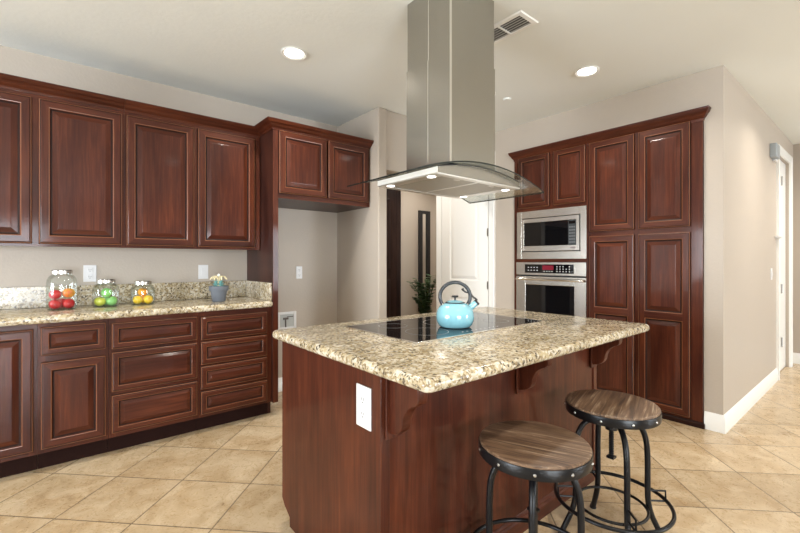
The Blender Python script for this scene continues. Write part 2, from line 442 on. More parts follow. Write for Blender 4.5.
# dark wood entry door
bm = bmesh.new(); E0, E1 = 3.15, 4.04
box(bm, E0, E1, HB-.03, HB-.002, .01, 2.43)
P = lambda u, z, d: (u, HB-.031-d, z)
for z0, z1 in ((.25, 1.0), (1.15, 2.25)):
    for u0, u1 in ((E0+.12, (E0+E1)/2-.04), ((E0+E1)/2+.04, E1-.12)): ring_panel(bm, u0, u1, z0, z1, P, [(0, 0), (.02, .010), (.04, .004)])
d3 = struct('door_3', bm, ESPR)
bm = bmesh.new(); casing(bm, 'x', E0-.005, E1+.005, 2.44, HB, -1, d=.04); finish('door_casing', bm, ESPR, d3, shift=False)

# ---------------------------------------------------------------- ceiling fittings
LAMP_AT = {}
def downlight(x, y, label, power=None, spread=2.5):
    t = thing('recessed_light', label, 'ceiling light', (x, y, ZC), group='round recessed ceiling lights')
    bm = bmesh.new(); lathe(bm, [(.068, -.001), (.088, -.002), (.090, -.007), (.084, -.010), (.066, -.004), (.066, -.001)], 36)
    lpart('trim_ring', bm, WHITE, t, smooth=True)
    bm = bmesh.new(); lathe(bm, [(0, -.004), (.067, -.004)], 36); lpart('lens', bm, LENS, t)
    l = area('lamp_light', (x, y, ZC-.012), (0, 0, 0), .13, 0, (power or LAMP_POWER), WARM, 'DISK', spread)
downlight(1.263, 2.691, 'round white recessed ceiling light above the granite counter and refrigerator alcove')
downlight(3.116, 1.51, 'round white recessed ceiling light in front of the tall oven and pantry cabinets')
downlight(-.75, 2.69, 'added unseen ceiling light over the far end of the counter run, outside the picture', power=5)  # unseen lamp continuing the row, added to light the room
downlight(1.263, .25, 'added unseen ceiling light between the camera and the island stools, above the picture')  # another unseen lamp added for the room's light
downlight(4.75, .15, 'recessed ceiling light by the corridor wall, outside the picture')
downlight(6.2, .0, 'recessed ceiling light before the corridor door, outside the picture')
downlight(3.15, 3.75, 'recessed ceiling light in the hall beside the white panelled door', power=11)
downlight(4.35, 4.45, 'recessed ceiling light in the hall before the tall mirror', power=9)
downlight(5.8, 4.45, 'unseen recessed ceiling light added deep in the hall to brighten the mirror', power=14)  # unseen lamp, added so the hall mirror reflects something bright

t = thing('ceiling_vent', 'white rectangular ceiling air vent with dark slats half hidden by the hood chimney', 'vent', (2.155, 1.66, ZC))
bm = bmesh.new()
X0, X1, Y0, Y1 = 2.06, 2.25, 1.385, 1.94
rings = [((0, -.001)), ((.006, -.008)), ((.030, -.010)), ((.034, -.004))]
prev = None
for ins, z in rings:
    cur = [bm.verts.new((a, b, ZC+z)) for a, b in ((X0+ins, Y0+ins), (X1-ins, Y0+ins), (X1-ins, Y1-ins), (X0+ins, Y1-ins))]
    if prev:
        for k in range(4): bm.faces.new((prev[k], prev[(k+1) % 4], cur[(k+1) % 4], cur[k]))
    prev = cur
for y in (1.57, 1.755): box(bm, X0+.033, X1-.033, y-.006, y+.006, ZC-.009, ZC-.002)
part('frame', bm, WHITE, t)
part('backing', B(X0+.03, X1-.03, Y0+.03, Y1-.03, ZC-.003, ZC-.001), SLOT, t)
bm = bmesh.new()
for k in range(5):
    x = X0+.046+k*.0235
    prism(bm, [(x, ZC-.0075), (x+.010, ZC-.0065), (x+.010, ZC-.005), (x, ZC-.006)], 'y', Y0+.034, Y1-.034)
part('slats', bm, mat('vent_slat', (.45, .46, .45), .4), t)
bm = bmesh.new(); lathe(bm, [(0, -.012), (.030, -.011), (.036, -.006), (.037, -.0005), (0, -.0005)], 28, (3.10, 2.23, ZC))
tag(finish('sprinkler_cover', bm, CEIL, smooth=True), 'small flat round sprinkler cover plate on the ceiling behind the hood', 'ceiling cover')

# ---------------------------------------------------------------- cabinet doors, drawers, crown
RINGS = [(0, 0), (0, -.014), (.0025, -.0175), (.006, -.0190), (.010, -.0190), (.013, -.0215), (.050, -.0215), (.054, -.0205), (.058, -.0140), (.063, -.0110), (.0675, -.0110), (.096, -.0195), (.099, -.0200)]
def door_bm(w, h, fw=1.0, split=None):
    """raised-panel front, local: x 0..w, z 0..h, front towards -y; materials 0 vertical grain, 1 horizontal grain, 2 glaze"""
    bm = bmesh.new()
    R = [(a*fw if a > .013 else a, d) for a, d in RINGS]
    def pan(z0, z1, rings):
        prev = None
        for j, (ins, y) in enumerate(rings):
            cur = [bm.verts.new(p) for p in ((ins, y, z0+ins), (w-ins, y, z0+ins), (w-ins, y, z1-ins), (ins, y, z1-ins))]
            if prev:
                for k in range(4):
                    f = bm.faces.new((prev[k], prev[(k+1) % 4], cur[(k+1) % 4], cur[k]))
                    f.material_index = 2 if j in (1, 4, 9, 10) else 3 if j in (3, 7) else (1 if k in (0, 2) else 0)
            prev = cur
        bm.faces.new(prev).material_index = 0
        return prev
    if not split: pan(0, h, R)
    else:
        # slab body, then two panels separated by a mid rail
        pan(0, h, R[:7])
        f = bm.faces[-1] if hasattr(bm.faces, 'ensure_lookup_table') and not bm.faces.ensure_lookup_table() else None
        bm.faces.remove(f)
        i0 = R[6][0]; ys = R[6][1]
        def q(z0, z1):
            prev = None; last = None
            rr = [(a-i0, d) for a, d in R[6:]]
            for j, (ins, y) in enumerate(rr):
                cur = [bm.verts.new(p) for p in ((i0+ins, y, z0+ins), (w-i0-ins, y, z0+ins), (w-i0-ins, y, z1-ins), (i0+ins, y, z1-ins))]
                if prev:
                    for k in range(4):
                        g = bm.faces.new((prev[k], prev[(k+1) % 4], cur[(k+1) % 4], cur[k]))
                        g.material_index = 2 if j in (3, 4) else 3 if j == 1 else (1 if k in (0, 2) else 0)
                prev = cur
            bm.faces.new(prev).material_index = 0
        s0, s1 = split
        q(i0, s0); q(s1, h-i0)
        v = [bm.verts.new(p) for p in ((i0, ys, s0), (w-i0, ys, s0), (w-i0, ys, s1), (i0, ys, s1))]
        bm.faces.new(v).material_index = 1
        bmesh.ops.remove_doubles(bm, verts=bm.verts, dist=1e-5)
    v = [bm.verts.new(p) for p in ((0, 0, 0), (0, 0, h), (w, 0, h), (w, 0, 0))]; bm.faces.new(v)
    bmesh.ops.remove_doubles(bm, verts=bm.verts, dist=1e-6)
    return bm
def front(name, parent, w, h, pos, facing='-y', horiz=False, fw=1.0, split=None):
    """pos: world position of its lower corner at the left as seen from the front"""
    off = Vector((0, 0, 0)); p = parent
    while p is not None: off += Vector(p.location); p = p.parent
    ms = [W_X, W_X, W_GL, W_ED] if horiz else [W_V, W_X, W_GL, W_ED]
    return finish(name, door_bm(w, h, fw, split), ms, parent, shift=False, loc=Vector(pos)-off, rot=0 if facing == '-y' else -PI/2)
CROWN = [(0, 0), (.006, 0), (.010, .012), (.012, .016), (.020, .020), (.032, .030), (.042, .042), (.050, .046), (.056, .050), (.062, .062), (.066, .066), (.066, .072), (0, .072)]
def crown(bm, path, z, side=1, k=1.0, ko=1.0):
    sweep(bm, [(o*ko, z+h*k) for o, h in CROWN], path, side=side)

# base cabinets (face frames at y 3.285, wall at 3.86)
FY, TY = 3.285, 3.362
UNIT_LABEL = {
 'A': 'dark cherry base cabinet with one full height door, cut by the picture edge',
 'B': 'dark cherry base cabinet with a single drawer over a door',
 'C': 'dark cherry base cabinet with a bank of three drawers',
 'D': 'dark cherry base cabinet with a bank of four drawers beside the refrigerator alcove'}
def base_unit(key, x0, x1, fronts):
    t = thing('base_cabinet', UNIT_LABEL[key], 'cabinet', ((x0+x1)/2, FY, 0), group='base cabinets under the granite counter')
    part('carcass', B(x0+.0002, x1-.0002, FY+.02, YB-.002, .118, .903), W_SH, t)
    # face frame
    bm = bmesh.new(); hs = sorted(set([.118]+[f[2] for f in fronts]+[f[3] for f in fronts]+[.903]))
    box(bm, x0+.0002, x0+.038, FY, FY+.02, .118, .903); box(bm, x1-.038, x1-.0002, FY, FY+.02, .118, .903)
    fs = sorted(fronts, key=lambda f: f[2])
    edges = [.118]+[v for f in fs for v in (f[2]+.010, f[3]-.010)]+[.903]
    for a, b in zip(edges[0::2], edges[1::2]): box(bm, x0+.038, x1-.038, FY, FY+.02, a, b, 1)
    part('face_frame', bm, [W_V, W_X], t)
    part('toe_kick', B(x0+.0002, x1-.0002, TY, TY+.018, 0, .118), W_DK, t)
    for kind, (a, b), z0, z1 in fronts:
        front(kind, t, b-a, z1-z0, (a, FY-.0005, z0), horiz=(kind == 'drawer'), fw=(.72 if kind == 'drawer' else .95))
base_unit('A', -.585, -.108, [('door', (-.565, -.124), .145, .872)])
base_unit('B', -.107, .242, [('drawer', (-.092, .228), .708, .882), ('door', (-.092, .228), .145, .668)])
base_unit('C', .243, .787, [('drawer', (.257, .775), .700, .872), ('drawer', (.257, .775), .420, .680), ('drawer', (.257, .775), .148, .398)])
base_unit('D', .788, 1.341, [('drawer', (.799, 1.300), .692, .866), ('drawer', (.799, 1.300), .510, .680), ('drawer', (.799, 1.300), .328, .498), ('drawer', (.799, 1.300), .142, .312)])
# countertop
bm = bmesh.new(); slab(bm, -.62, 1.3395, 3.242, YB+.02, .905, .952, r=.012, e=.016)
for v in bm.verts:
    if v.co.y > YB-.004: v.co.y = YB-.002
tag(finish('countertop', bm, GRAN, smooth=True), 'long speckled granite countertop on the base cabinets along the wall', 'countertop')
bm = bmesh.new(); box(bm, -.62, 1.3205, YB-.022, YB-.002, .953, 1.10)
tag(finish('backsplash', bm, GRAN, bevel=.002), 'low speckled granite backsplash strip standing along the wall behind the jars', 'backsplash')
tag(finish('side_splash', B(1.321, 1.3405, 3.272, YB-.002, .953, 1.10), GRAN, bevel=.002), 'short granite splash strip against the side of the refrigerator panel', 'backsplash')

# fridge surround
t = thing('refrigerator_cabinet', 'tall cherry refrigerator surround with two doors over an empty alcove', 'cabinet', (1.85, 3.25, 0))
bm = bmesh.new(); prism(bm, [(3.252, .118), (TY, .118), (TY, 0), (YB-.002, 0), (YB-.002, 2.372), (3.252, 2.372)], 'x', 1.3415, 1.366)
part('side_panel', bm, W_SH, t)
part('panel_edge', B(1.340, 1.384, 3.246, 3.252, .118, 2.372), W_V, t)
bm = bmesh.new(); box(bm, 1.366, 2.311, 3.27, YB-.002, 1.802, 2.372); part('carcass', bm, W_SH, t)
bm = bmesh.new()
box(bm, 1.366, 1.400, 3.252, 3.27, 1.802, 2.372); box(bm, 2.275, 2.311, 3.252, 3.27, 1.802, 2.372)
box(bm, 1.400, 2.275, 3.252, 3.27, 1.802, 1.850, 1); box(bm, 1.400, 2.275, 3.252, 3.27, 2.35, 2.372, 1)
part('face_frame', bm, [W_V, W_X], t)
front('door', t, .443, .52, (1.388, 3.2515, 1.842)); front('door', t, .438, .52, (1.848, 3.2515, 1.842))
bm = bmesh.new(); crown(bm, [(1.338, 3.50), (1.338, 3.246), (2.3105, 3.246)], 2.360); part('crown_moulding', bm, W_X, t, smooth=True)

# upper cabinets
def upper(label, x0, x1, doors):
    t = thing('wall_cabinet', label, 'cabinet', ((x0+x1)/2, 3.53, 1.375), group='wall cabinets above the counter')
    part('carcass', B(x0+.0002, x1-.0002, 3.55, YB-.002, 1.385, 2.372), W_SH, t)
    bm = bmesh.new()
    box(bm, x0+.0002, x0+.03, 3.53, 3.55, 1.375, 2.372); box(bm, x1-.03, x1-.0002, 3.53, 3.55, 1.375, 2.372)
    m = (doors[0][1]+doors[1][0])/2; box(bm, m-.03, m+.03, 3.53, 3.55, 1.405, 2.32)
    box(bm, x0+.03, x1-.03, 3.53, 3.55, 1.375, 1.405, 1); box(bm, x0+.03, x1-.03, 3.53, 3.55, 2.32, 2.372, 1)
    part('face_frame', bm, [W_V, W_X], t)
    for a, b in doors: front('door', t, b-a, .937, (a, 3.5295, 1.392))
    bm = bmesh.new(); crown(bm, [(x0, 3.53), (x1-.0002, 3.53)], 2.352); part('crown_moulding', bm, W_X, t, smooth=True)
upper('double door cherry wall cabinet over the red apple jar', -.605, .352, [(-.588, -.140), (-.108, .340)])
upper('double door cherry wall cabinet next to the refrigerator surround', .353, 1.337, [(.364, .812), (.838, 1.291)])

# tall oven and pantry cabinet, recessed in the right wall
def tall_unit(name, label, y0, y1):
    return thing(name, label, 'cabinet', (3.78, (y0+y1)/2, 0))
t = tall_unit('pantry_cabinet', 'tall cherry pantry cabinet with four doors next to the wall corner', .937, 1.822)
part('carcass', B(3.80, 4.36, .938, 1.822, .0, 2.372), W_SH, t)
bm = bmesh.new()
for a, b in ((.937, 1.026), (1.376, 1.428), (1.793, 1.822)): box(bm, 3.78, 3.80, a, b, .045, 2.372)
box(bm, 3.78, 3.80, .937, 1.822, 2.355, 2.372, 1)
for a, b in ((1.026, 1.376), (1.428, 1.793)):
    box(bm, 3.7805, 3.80, a, b, 1.49, 1.57, 1); box(bm, 3.7805, 3.80, a, b, .045, .075, 1); box(bm, 3.7805, 3.80, a, b, 2.33, 2.3719, 1)
part('face_frame', bm, [W_V, W_Y], t)
bm = bmesh.new(); sweep(bm, [(0, 0), (.014, 0), (.014, .032), (.008, .044), (0, .046)], [(3.80, .937), (3.78, .937), (3.78, 1.822)], side=-1); part('base_moulding', bm, W_GL, t)
for ya, yb in ((1.014, 1.386), (1.417, 1.803)):
    front('door', t, yb-ya, .818, (3.7795, yb, 1.550), '-x'); front('door', t, yb-ya, 1.445, (3.7795, yb, .062), '-x', split=(.745, .800))
bm = bmesh.new(); crown(bm, [(3.82, .937), (3.78, .937), (3.78, 1.822)], 2.352, side=-1, k=1.3, ko=.72)
part('crown_moulding', bm, W_Y, t, smooth=True)
t = tall_unit('oven_cabinet', 'tall cherry cabinet holding the built-in microwave and wall oven', 1.823, 2.625)
bm = bmesh.new()
box(bm, 3.80, 4.36, 1.823, 1.838, 0, 2.372); box(bm, 3.80, 4.36, 2.61, 2.625, 0, 2.372); box(bm, 4.34, 4.36, 1.838, 2.61, 0, 2.372)
for z0, z1 in ((.02, .04), (.52, .54), (1.275, 1.29), (1.81, 1.83), (2.355, 2.372)): box(bm, 3.80, 4.34, 1.838, 2.61, z0, z1)
part('carcass', bm, W_SH, t)
bm = bmesh.new()
box(bm, 3.78, 3.80, 1.823, 1.845, .045, 2.372); box(bm, 3.78, 3.80, 2.585, 2.625, .045, 2.372)
for z0, z1 in ((.045, .08), (.50, .56), (1.272, 1.297), (1.795, 1.85), (2.33, 2.3719)): box(bm, 3.7805, 3.80, 1.845, 2.585, z0, z1, 1)
box(bm, 3.7805, 3.80, 2.15, 2.215, 1.85, 2.33)
part('face_frame', bm, [W_V, W_Y], t)
bm = bmesh.new(); sweep(bm, [(0, 0), (.014, 0), (.014, .032), (.008, .044), (0, .046)], [(3.78, 1.823), (3.78, 2.625), (3.80, 2.625)], side=-1); part('base_moulding', bm, W_GL, t)
front('door', t, .361, .535, (3.7795, 2.566, 1.833), '-x', fw=.9); front('door', t, .322, .535, (3.7795, 2.162, 1.833), '-x', fw=.9)
front('drawer', t, .745, .43, (3.7795, 2.590, .07), '-x', horiz=True)
bm = bmesh.new(); crown(bm, [(3.78, 1.823), (3.78, 2.625), (3.82, 2.625)], 2.352, side=-1, k=1.3, ko=.72); part('crown_moulding', bm, W_Y, t, smooth=True)

# microwave
t = thing('microwave', 'stainless built-in microwave with dark window above the wall oven', 'microwave', (3.775, 2.205, 1.30))
def rframe(bm, y0, y1, z0, z1, w, xa, xb, wt=None, wb=None):
    wt = wt or w; wb = wb or w
    box(bm, xa, xb, y0, y0+w, z0, z1); box(bm, xa, xb, y1-w, y1, z0, z1)
    box(bm, xa, xb, y0+w, y1-w, z0, z0+wb); box(bm, xa, xb, y0+w, y1-w, z1-wt, z1)
bm = bmesh.new(); rframe(bm, 1.828, 2.583, 1.300, 1.798, .058, 3.762, 3.7795, wt=.075, wb=.075); part('trim_frame', bm, ST_Y, t, bevel=.003)
bm = bmesh.new(); box(bm, 3.772, 4.10, 1.887, 2.524, 1.376, 1.722); part('body', bm, BLACKP, t)
bm = bmesh.new(); rframe(bm, 1.893, 2.518, 1.382, 1.716, .030, 3.752, 3.7715, wt=.040, wb=.052); dr = part('door', bm, ST_Y, t, bevel=.002)
part('window', B(3.757, 3.7705, 2.005, 2.488, 1.434, 1.676), BLACKG, dr)
cp = part('control_panel', B(3.757, 3.7705, 1.9235, 2.004, 1.434, 1.676), GREYP, t)
for r in range(6):
    for k in range(3):
        bm = B(3.7555, 3.757, 1.934+k*.022, 1.948+k*.022, 1.455+r*.029, 1.467+r*.029); part('button', bm, mat('button_grey', (.16,.17,.18), .4) if (r, k) == (0, 0) else bpy.data.materials['button_grey'], cp)
part('display', B(3.7555, 3.757, 1.932, 1.996, 1.638, 1.664), BLACKG, cp)
part('badge', B(3.750, 3.752, 1.925, 1.975, 1.398, 1.418), CHROME, t)
# wall oven
t = thing('wall_oven', 'stainless wall oven with black glass door and long bar handle', 'oven', (3.775, 2.205, .56))
part('body', B(3.785, 4.30, 1.847, 2.583, .562, 1.270), BLACKP, t)
bm = B(3.758, 3.7795, 1.829, 2.589, 1.135, 1.268); cf = part('control_fascia', bm, ST_Y, t, bevel=.004)
cp = part('control_panel', B(3.756, 3.758, 1.948, 2.480, 1.158, 1.246), BLACKG, cf)
DISP = mat('red_display', (.12,.01,.02), .2, emit=(.7,.03,.06), es=.12); PRT = mat('panel_print', (.65,.65,.65), .5)
bm = B(3.7548, 3.756, 2.155, 2.275, 1.190, 1.235); bm2 = bm; cp2 = part('display', bm, DISP, cf)
for r in range(2):
    for k in range(4):
        part('button', B(3.7548, 3.756, 2.432-k*.034, 2.443-k*.034, 1.180+r*.030, 1.189+r*.030), PRT, cf)
for k in range(4): part('button', B(3.7548, 3.756, 2.165+k*.028, 2.177+k*.028, 1.172, 1.180), PRT, cf)
for r in range(3):
    for k in range(5):
        if r == 2 and k in (1,): continue
        part('button', B(3.7548, 3.756, 1.985+k*.032, 1.995+k*.032, 1.172+r*.024, 1.181+r*.024), PRT, cf)
bm = bmesh.new(); rframe(bm, 1.829, 2.589, .575, 1.122, .115, 3.758, 3.7795, wt=.085, wb=.085); dr = part('door', bm, ST_D, t, bevel=.003)
part('window', B(3.762, 3.7785, 1.944, 2.474, .66, 1.037), BLACKG, dr)
bm = bmesh.new(); tube(bm, smoothpath([(3.757, 1.842, 1.092), (3.728, 1.858, 1.094), (3.716, 1.905, 1.095), (3.714, 2.209, 1.095), (3.716, 2.513, 1.095), (3.728, 2.560, 1.094), (3.757, 2.576, 1.092)], 6), .0125, 12)
part('handle', bm, CHROME, t, smooth=True)

# ---------------------------------------------------------------- island
IX0, IX1, IY0, IY1 = .85, 2.44, 1.13, 1.946
t = thing('kitchen_island', 'dark cherry kitchen island with panelled sides and corbels under the overhang', 'kitchen island', (1.62, 1.54, 0))
bm = bmesh.new(); box(bm, IX0+.02, IX1-.02, IY0+.02, IY1-.02, .105, .888); part('carcass', bm, W_SH, t)
bm = bmesh.new(); prism(bm, [(IY0, .0), (IY1-.085, 0), (IY1-.085, .045), (IY1-.03, .075), (IY1, .105), (IY1, .888), (IY0, .888)], 'x', IX0, IX0+.02)
part('end_panel', bm, W_V, t, bevel=.002)
bm = bmesh.new(); prism(bm, [(IY0, .0), (IY1-.085, 0), (IY1-.085, .045), (IY1-.03, .075), (IY1, .105), (IY1, .888), (IY0, .888)], 'x', IX1-.02, IX1)
part('end_panel', bm, W_V, t, bevel=.002)
part('back_panel', B(IX0+.02, IX1-.02, IY0+.002, IY0+.02, 0, .888), W_V, t)
part('toe_kick', B(IX0+.02, IX1-.02, IY1-.10, IY1-.085, 0, .105), W_DK, t)
bm = bmesh.new(); box(bm, IX0-.003, IX0+.036, IY0-.005, IY0+.002, .0, .888); part('corner_post', bm, W_V, t, bevel=.002)
bm = bmesh.new(); box(bm, IX1-.036, IX1+.003, IY0-.005, IY0+.002, .0, .888); part('corner_post', bm, W_V, t, bevel=.002)
bm = bmesh.new(); sweep(bm, [(0, 0), (.014, 0), (.014, .060), (.009, .068), (.009, .074), (.003, .084), (0, .086)], [(IX0+.037, IY0+.002), (IX1-.037, IY0+.002)], side=1); part('base_moulding', bm, W_X, t)
# working side fronts (towards the wall cabinets)
for k in range(3):
    a = IX0+.05+k*.49
    for kind, z0, z1 in (('drawer', .70, .872), ('door', .125, .68)):
        o = finish(kind, door_bm(.46, z1-z0, .72 if kind == 'drawer' else .95), [W_X if kind == 'drawer' else W_V, W_X, W_GL, W_ED], t, shift=False,
                   loc=Vector((a+.46, IY1-.0195, z0))-Vector(t.location), rot=PI)
def corbel(x, w=.058):
    """outline in (y, z): back against the island, scrolled front"""
    yb = IY0-.0055
    K = [(.970, .868), (.969, .845), (.973, .822), (.985, .810), (1.004, .801), (1.024, .786), (1.039, .765), (1.048, .743), (1.051, .725), (1.060, .706), (1.078, .691), (1.100, .683)]
    A = [(yb, .888), (.968, .888)] + [(p.y, p.z) for p in smoothpath([(0, a, b) for a, b in K], 3)] + [(yb, .678)]
    bm = bmesh.new(); prism(bm, A, 'x', x-w*.36, x+w*.36)
    pc = part('corbel', bm, W_V, t, bevel=.003)
    bm = bmesh.new(); box(bm, x-w*.62, x+w*.62, IY0-.013, IY0-.0055, .662, .888); box(bm, x-w*.5, x+w*.5, .962, IY0-.013, .879, .8885)
    part('corbel_plate', bm, W_V, pc, bevel=.002)
for x in (.900, 1.665, 2.395): corbel(x)
bm = bmesh.new(); slab(bm, .818, 2.525, .862, 2.015, .889, .931, r=.032, e=.017)
tag(finish('island_countertop', bm, GRAN, smooth=True), 'thick speckled granite countertop with rounded edge on the kitchen island', 'countertop')

# outlets, switches, boxes
def outlet(name, label, M, w=.072, h=.118, kind='duplex', group=None):
    """local plate: x across, z up, front towards -y, wall at y=0"""
    t = thing(name, label, 'outlet' if kind != 'rocker' else 'light switch', group=group); t.matrix_world = M
    bm = B(-w/2, w/2, -.006, 0, -h/2, h/2); lpart('cover_plate', bm, PLAS, t, bevel=.002)
    if kind == 'duplex':
        for s in (1, -1):
            bm = B(-.016, .016, -.0085, -.006, s*.026-.016, s*.026+.016); r = lpart('receptacle', bm, PLAS, t, bevel=.002)
            bm = bmesh.new(); box(bm, -.0075, -.005, -.0088, -.0084, s*.026-.002, s*.026+.008); box(bm, .005, .0075, -.0088, -.0084, s*.026-.002, s*.026+.008)
            box(bm, -.0025, .0025, -.0088, -.0084, s*.026-.012, s*.026-.007); lpart('slots', bm, SLOT, r)
    else:
        bm = bmesh.new(); prism(bm, [(-.0085, -.033), (-.0115, 0), (-.0085, .033), (-.006, .033), (-.006, -.033)], 'x', -.0165, .0165); lpart('rocker', bm, PLAS, t)
    return t
T = Matrix.Translation; Rz = lambda a: Matrix.Rotation(a, 4, 'Z')
outlet('wall_outlet', 'white outlet plate on the wall behind the gap between the apple jars', T((.171, YB-.0005, 1.187)), w=.078, h=.125)
outlet('wall_switch', 'white rocker switch plate above the backsplash behind the grey succulent pot', T((.962, YB-.0005, 1.185)), w=.080, h=.122, kind='rocker')
outlet('wall_outlet', 'white outlet plate on the bare back wall of the refrigerator alcove', T((1.866, YB-.0005, 1.163)), w=.066, h=.125)
outlet('island_outlet', 'white duplex outlet plate on the dark wooden end of the island', T((IX0-.0005, 1.228, .752)) @ Rz(-PI/2), w=.090, h=.152)
outlet('wall_switch', 'slim white light switch on the corridor wall before the door casing', T((5.64, YC-.0005, 1.146)), kind='rocker')
t = thing('water_outlet_box', 'white recessed refrigerator water valve box low in the alcove', 'valve box', (1.733, YB, .687))
bm = bmesh.new()
for a, b, c, d in ((1.633, 1.660, .60, .775), (1.806, 1.833, .60, .775), (1.660, 1.806, .60, .625), (1.660, 1.806, .75, .775)): box(bm, a, b, YB-.010, YB-.001, c, d)
part('frame', bm, PLAS, t, bevel=.002)
part('recess', B(1.660, 1.806, YB-.003, YB-.001, .625, .75), mat('recess_grey', (.45,.47,.46), .6), t)
bm = bmesh.new(); tube(bm, [(1.72, YB-.008, .625), (1.72, YB-.008, .70)], .006); box(bm, 1.695, 1.745, YB-.018, YB-.004, .70, .720); box(bm, 1.735, 1.80, YB-.012, YB-.005, .722, .730)
part('valve', bm, mat('valve_metal', (.12,.10,.09), .4, .6), t)
t = thing('door_chime', 'small silver grey box mounted high on the wall beside the door casing', 'wall box', (5.66, YC, 2.40))
part('housing', B(5.56, 5.74, YC-.055, YC-.001, 2.335, 2.475), mat('silver_plastic', (.38, .42, .45), .35, .3), t, bevel=.006)
part('base_clip', B(5.70, 5.80, YC-.03, YC-.001, 2.315, 2.345), PLAS, t, bevel=.003)
t = thing('door_latch', 'small white child safety latch on the casing of the corridor door', 'latch', (5.90, YC, 1.53))
part('bracket', B(5.84, 5.93, YC-.030, YC-.001, 1.515, 1.545), PLAS, t, bevel=.004)
part('arm', B(5.80, 5.87, YC-.060, YC-.030, 1.520, 1.540), PLAS, t, bevel=.004)

# cooktop
t = thing('cooktop', 'flush black glass electric cooktop with thin steel trim in the island', 'cooktop', (1.66, 1.58, .931))
KX0, KX1, KY0, KY1 = 1.150, 2.150, 1.285, 1.855
bm = bmesh.new()
for a in ((KX0, KX1, KY0, KY0+.010), (KX0, KX1, KY1-.010, KY1), (KX0, KX0+.010, KY0+.010, KY1-.010), (KX1-.010, KX1, KY0+.010, KY1-.010)): box(bm, *a, .9312, .9365)
part('trim', bm, CHROME, t, bevel=.001)
part('glass_top', B(KX0+.010, KX1-.010, KY0+.010, KY1-.010, .9312, .9358), BLACKG, t)
RINGM = mat('burner_print', (.16, .16, .16), .3)
def ring(x, y, r, th=.0015):
    bm = bmesh.new(); lathe(bm, [(r-th, .9359), (r+th, .9359), (r+th, .9362), (r-th, .9362), (r-th, .9359)], 48, (x, y, 0)); part('burner_ring', bm, RINGM, t)
for x, y, r in ((1.36, 1.70, .075), (1.38, 1.46, .105), (1.66, 1.62, .115), (1.92, 1.71, .10), (1.93, 1.47, .075)): ring(x, y, r)
bm = bmesh.new()
for k in range(9): box(bm, 1.50+k*.034, 1.508+k*.034, 1.335, 1.343, .9358, .9361)
part('touch_marks', bm, PRT, t)

# kettle
KC = Vector((1.592, 1.470, .9364))
t = thing('kettle', 'light blue enamel whistling kettle with dark handle on the cooktop', 'kettle', KC)
ENAM = mat('blue_enamel', (.24, .52, .60), .12, coat=.8, coat_r=.03)
bm = bmesh.new()
prof = [(0, .001), (.072, .001), (.080, .004), (.088, .013), (.0955, .030), (.0985, .050), (.0975, .070), (.0915, .090), (.080, .107), (.064, .119), (.048, .125), (.044, .127), (0, .127)]
lathe(bm, prof, 48); lpart('body', bm, ENAM, t, smooth=True)
bm = bmesh.new(); lathe(bm, [(0, 0), (.074, 0), (.0745, .0025), (0, .0025)], 40); lpart('base_plate', bm, mat('kettle_base', (.03,.05,.06), .3, .5), t)
bm = bmesh.new(); lathe(bm, [(.046, .127), (.047, .130), (.042, .132), (.034, .136), (.016, .139), (0, .140)], 40); ld = lpart('lid', bm, ENAM, t, smooth=True)
bm = bmesh.new(); lathe(bm, [(.0495, .1245), (.051, .1275), (.048, .130), (.046, .128)], 40); lpart('lid_rim', bm, BLACKP, t, smooth=True)
bm = bmesh.new(); lathe(bm, [(0, .139), (.005, .139), (.0045, .152), (.015, .154), (.018, .158), (.016, .163), (0, .164)], 24); lpart('knob', bm, BLACKP, ld, smooth=True)
rt = Vector((.770, -.637, 0))   # handle lies across the view, spout to the viewer's right
bm = bmesh.new(); pts = []
for k in range(29):
    a = math.radians(-42+264*k/28); pts.append(rt*(.079*math.cos(a)) + Vector((0, 0, .158+.074*math.sin(a))))
tube(bm, pts, .0095, 14); lpart('handle', bm, GREYP, t, smooth=True)
bm = bmesh.new()
for s in (-1, 1): tube(bm, [rt*(s*.064)+Vector((0, 0, .113)), rt*(s*.060)+Vector((0, 0, .118))], .012, 10)
lpart('handle_bracket', bm, CHROME, t)
bm = bmesh.new(); s0 = rt*.070+Vector((0, 0, .094)); s1 = rt*.112+Vector((0, 0, .126))
tube(bm, [s0, s0.lerp(s1, .5), s1], [.021, .017, .0145], 18); sp = lpart('spout', bm, ENAM, t, smooth=True)
bm = bmesh.new(); tube(bm, [s1-(s1-s0)*.06, s1+(s1-s0)*.14], [.0165, .0165], 18)
tube(bm, smoothpath([s1+(s1-s0)*.10+Vector((0, 0, .008)), rt*.108+Vector((0, 0, .146)), rt*.092+Vector((0, 0, .158)), rt*.084+Vector((0, 0, .170))], 6), .0045, 10)
lpart('whistle_cap', bm, BLACKP, sp, smooth=True)
bm = bmesh.new(); tube(bm, smoothpath([rt*.078+Vector((0, 0, .178)), rt*.058+Vector((0, 0, .180)), rt*.044+Vector((0, 0, .190)), rt*.038+Vector((0, 0, .200))], 6), [.004]*7+[.005]*6+[.007]*6, 10)
lpart('thumb_lever', bm, BLACKP, t, smooth=True)

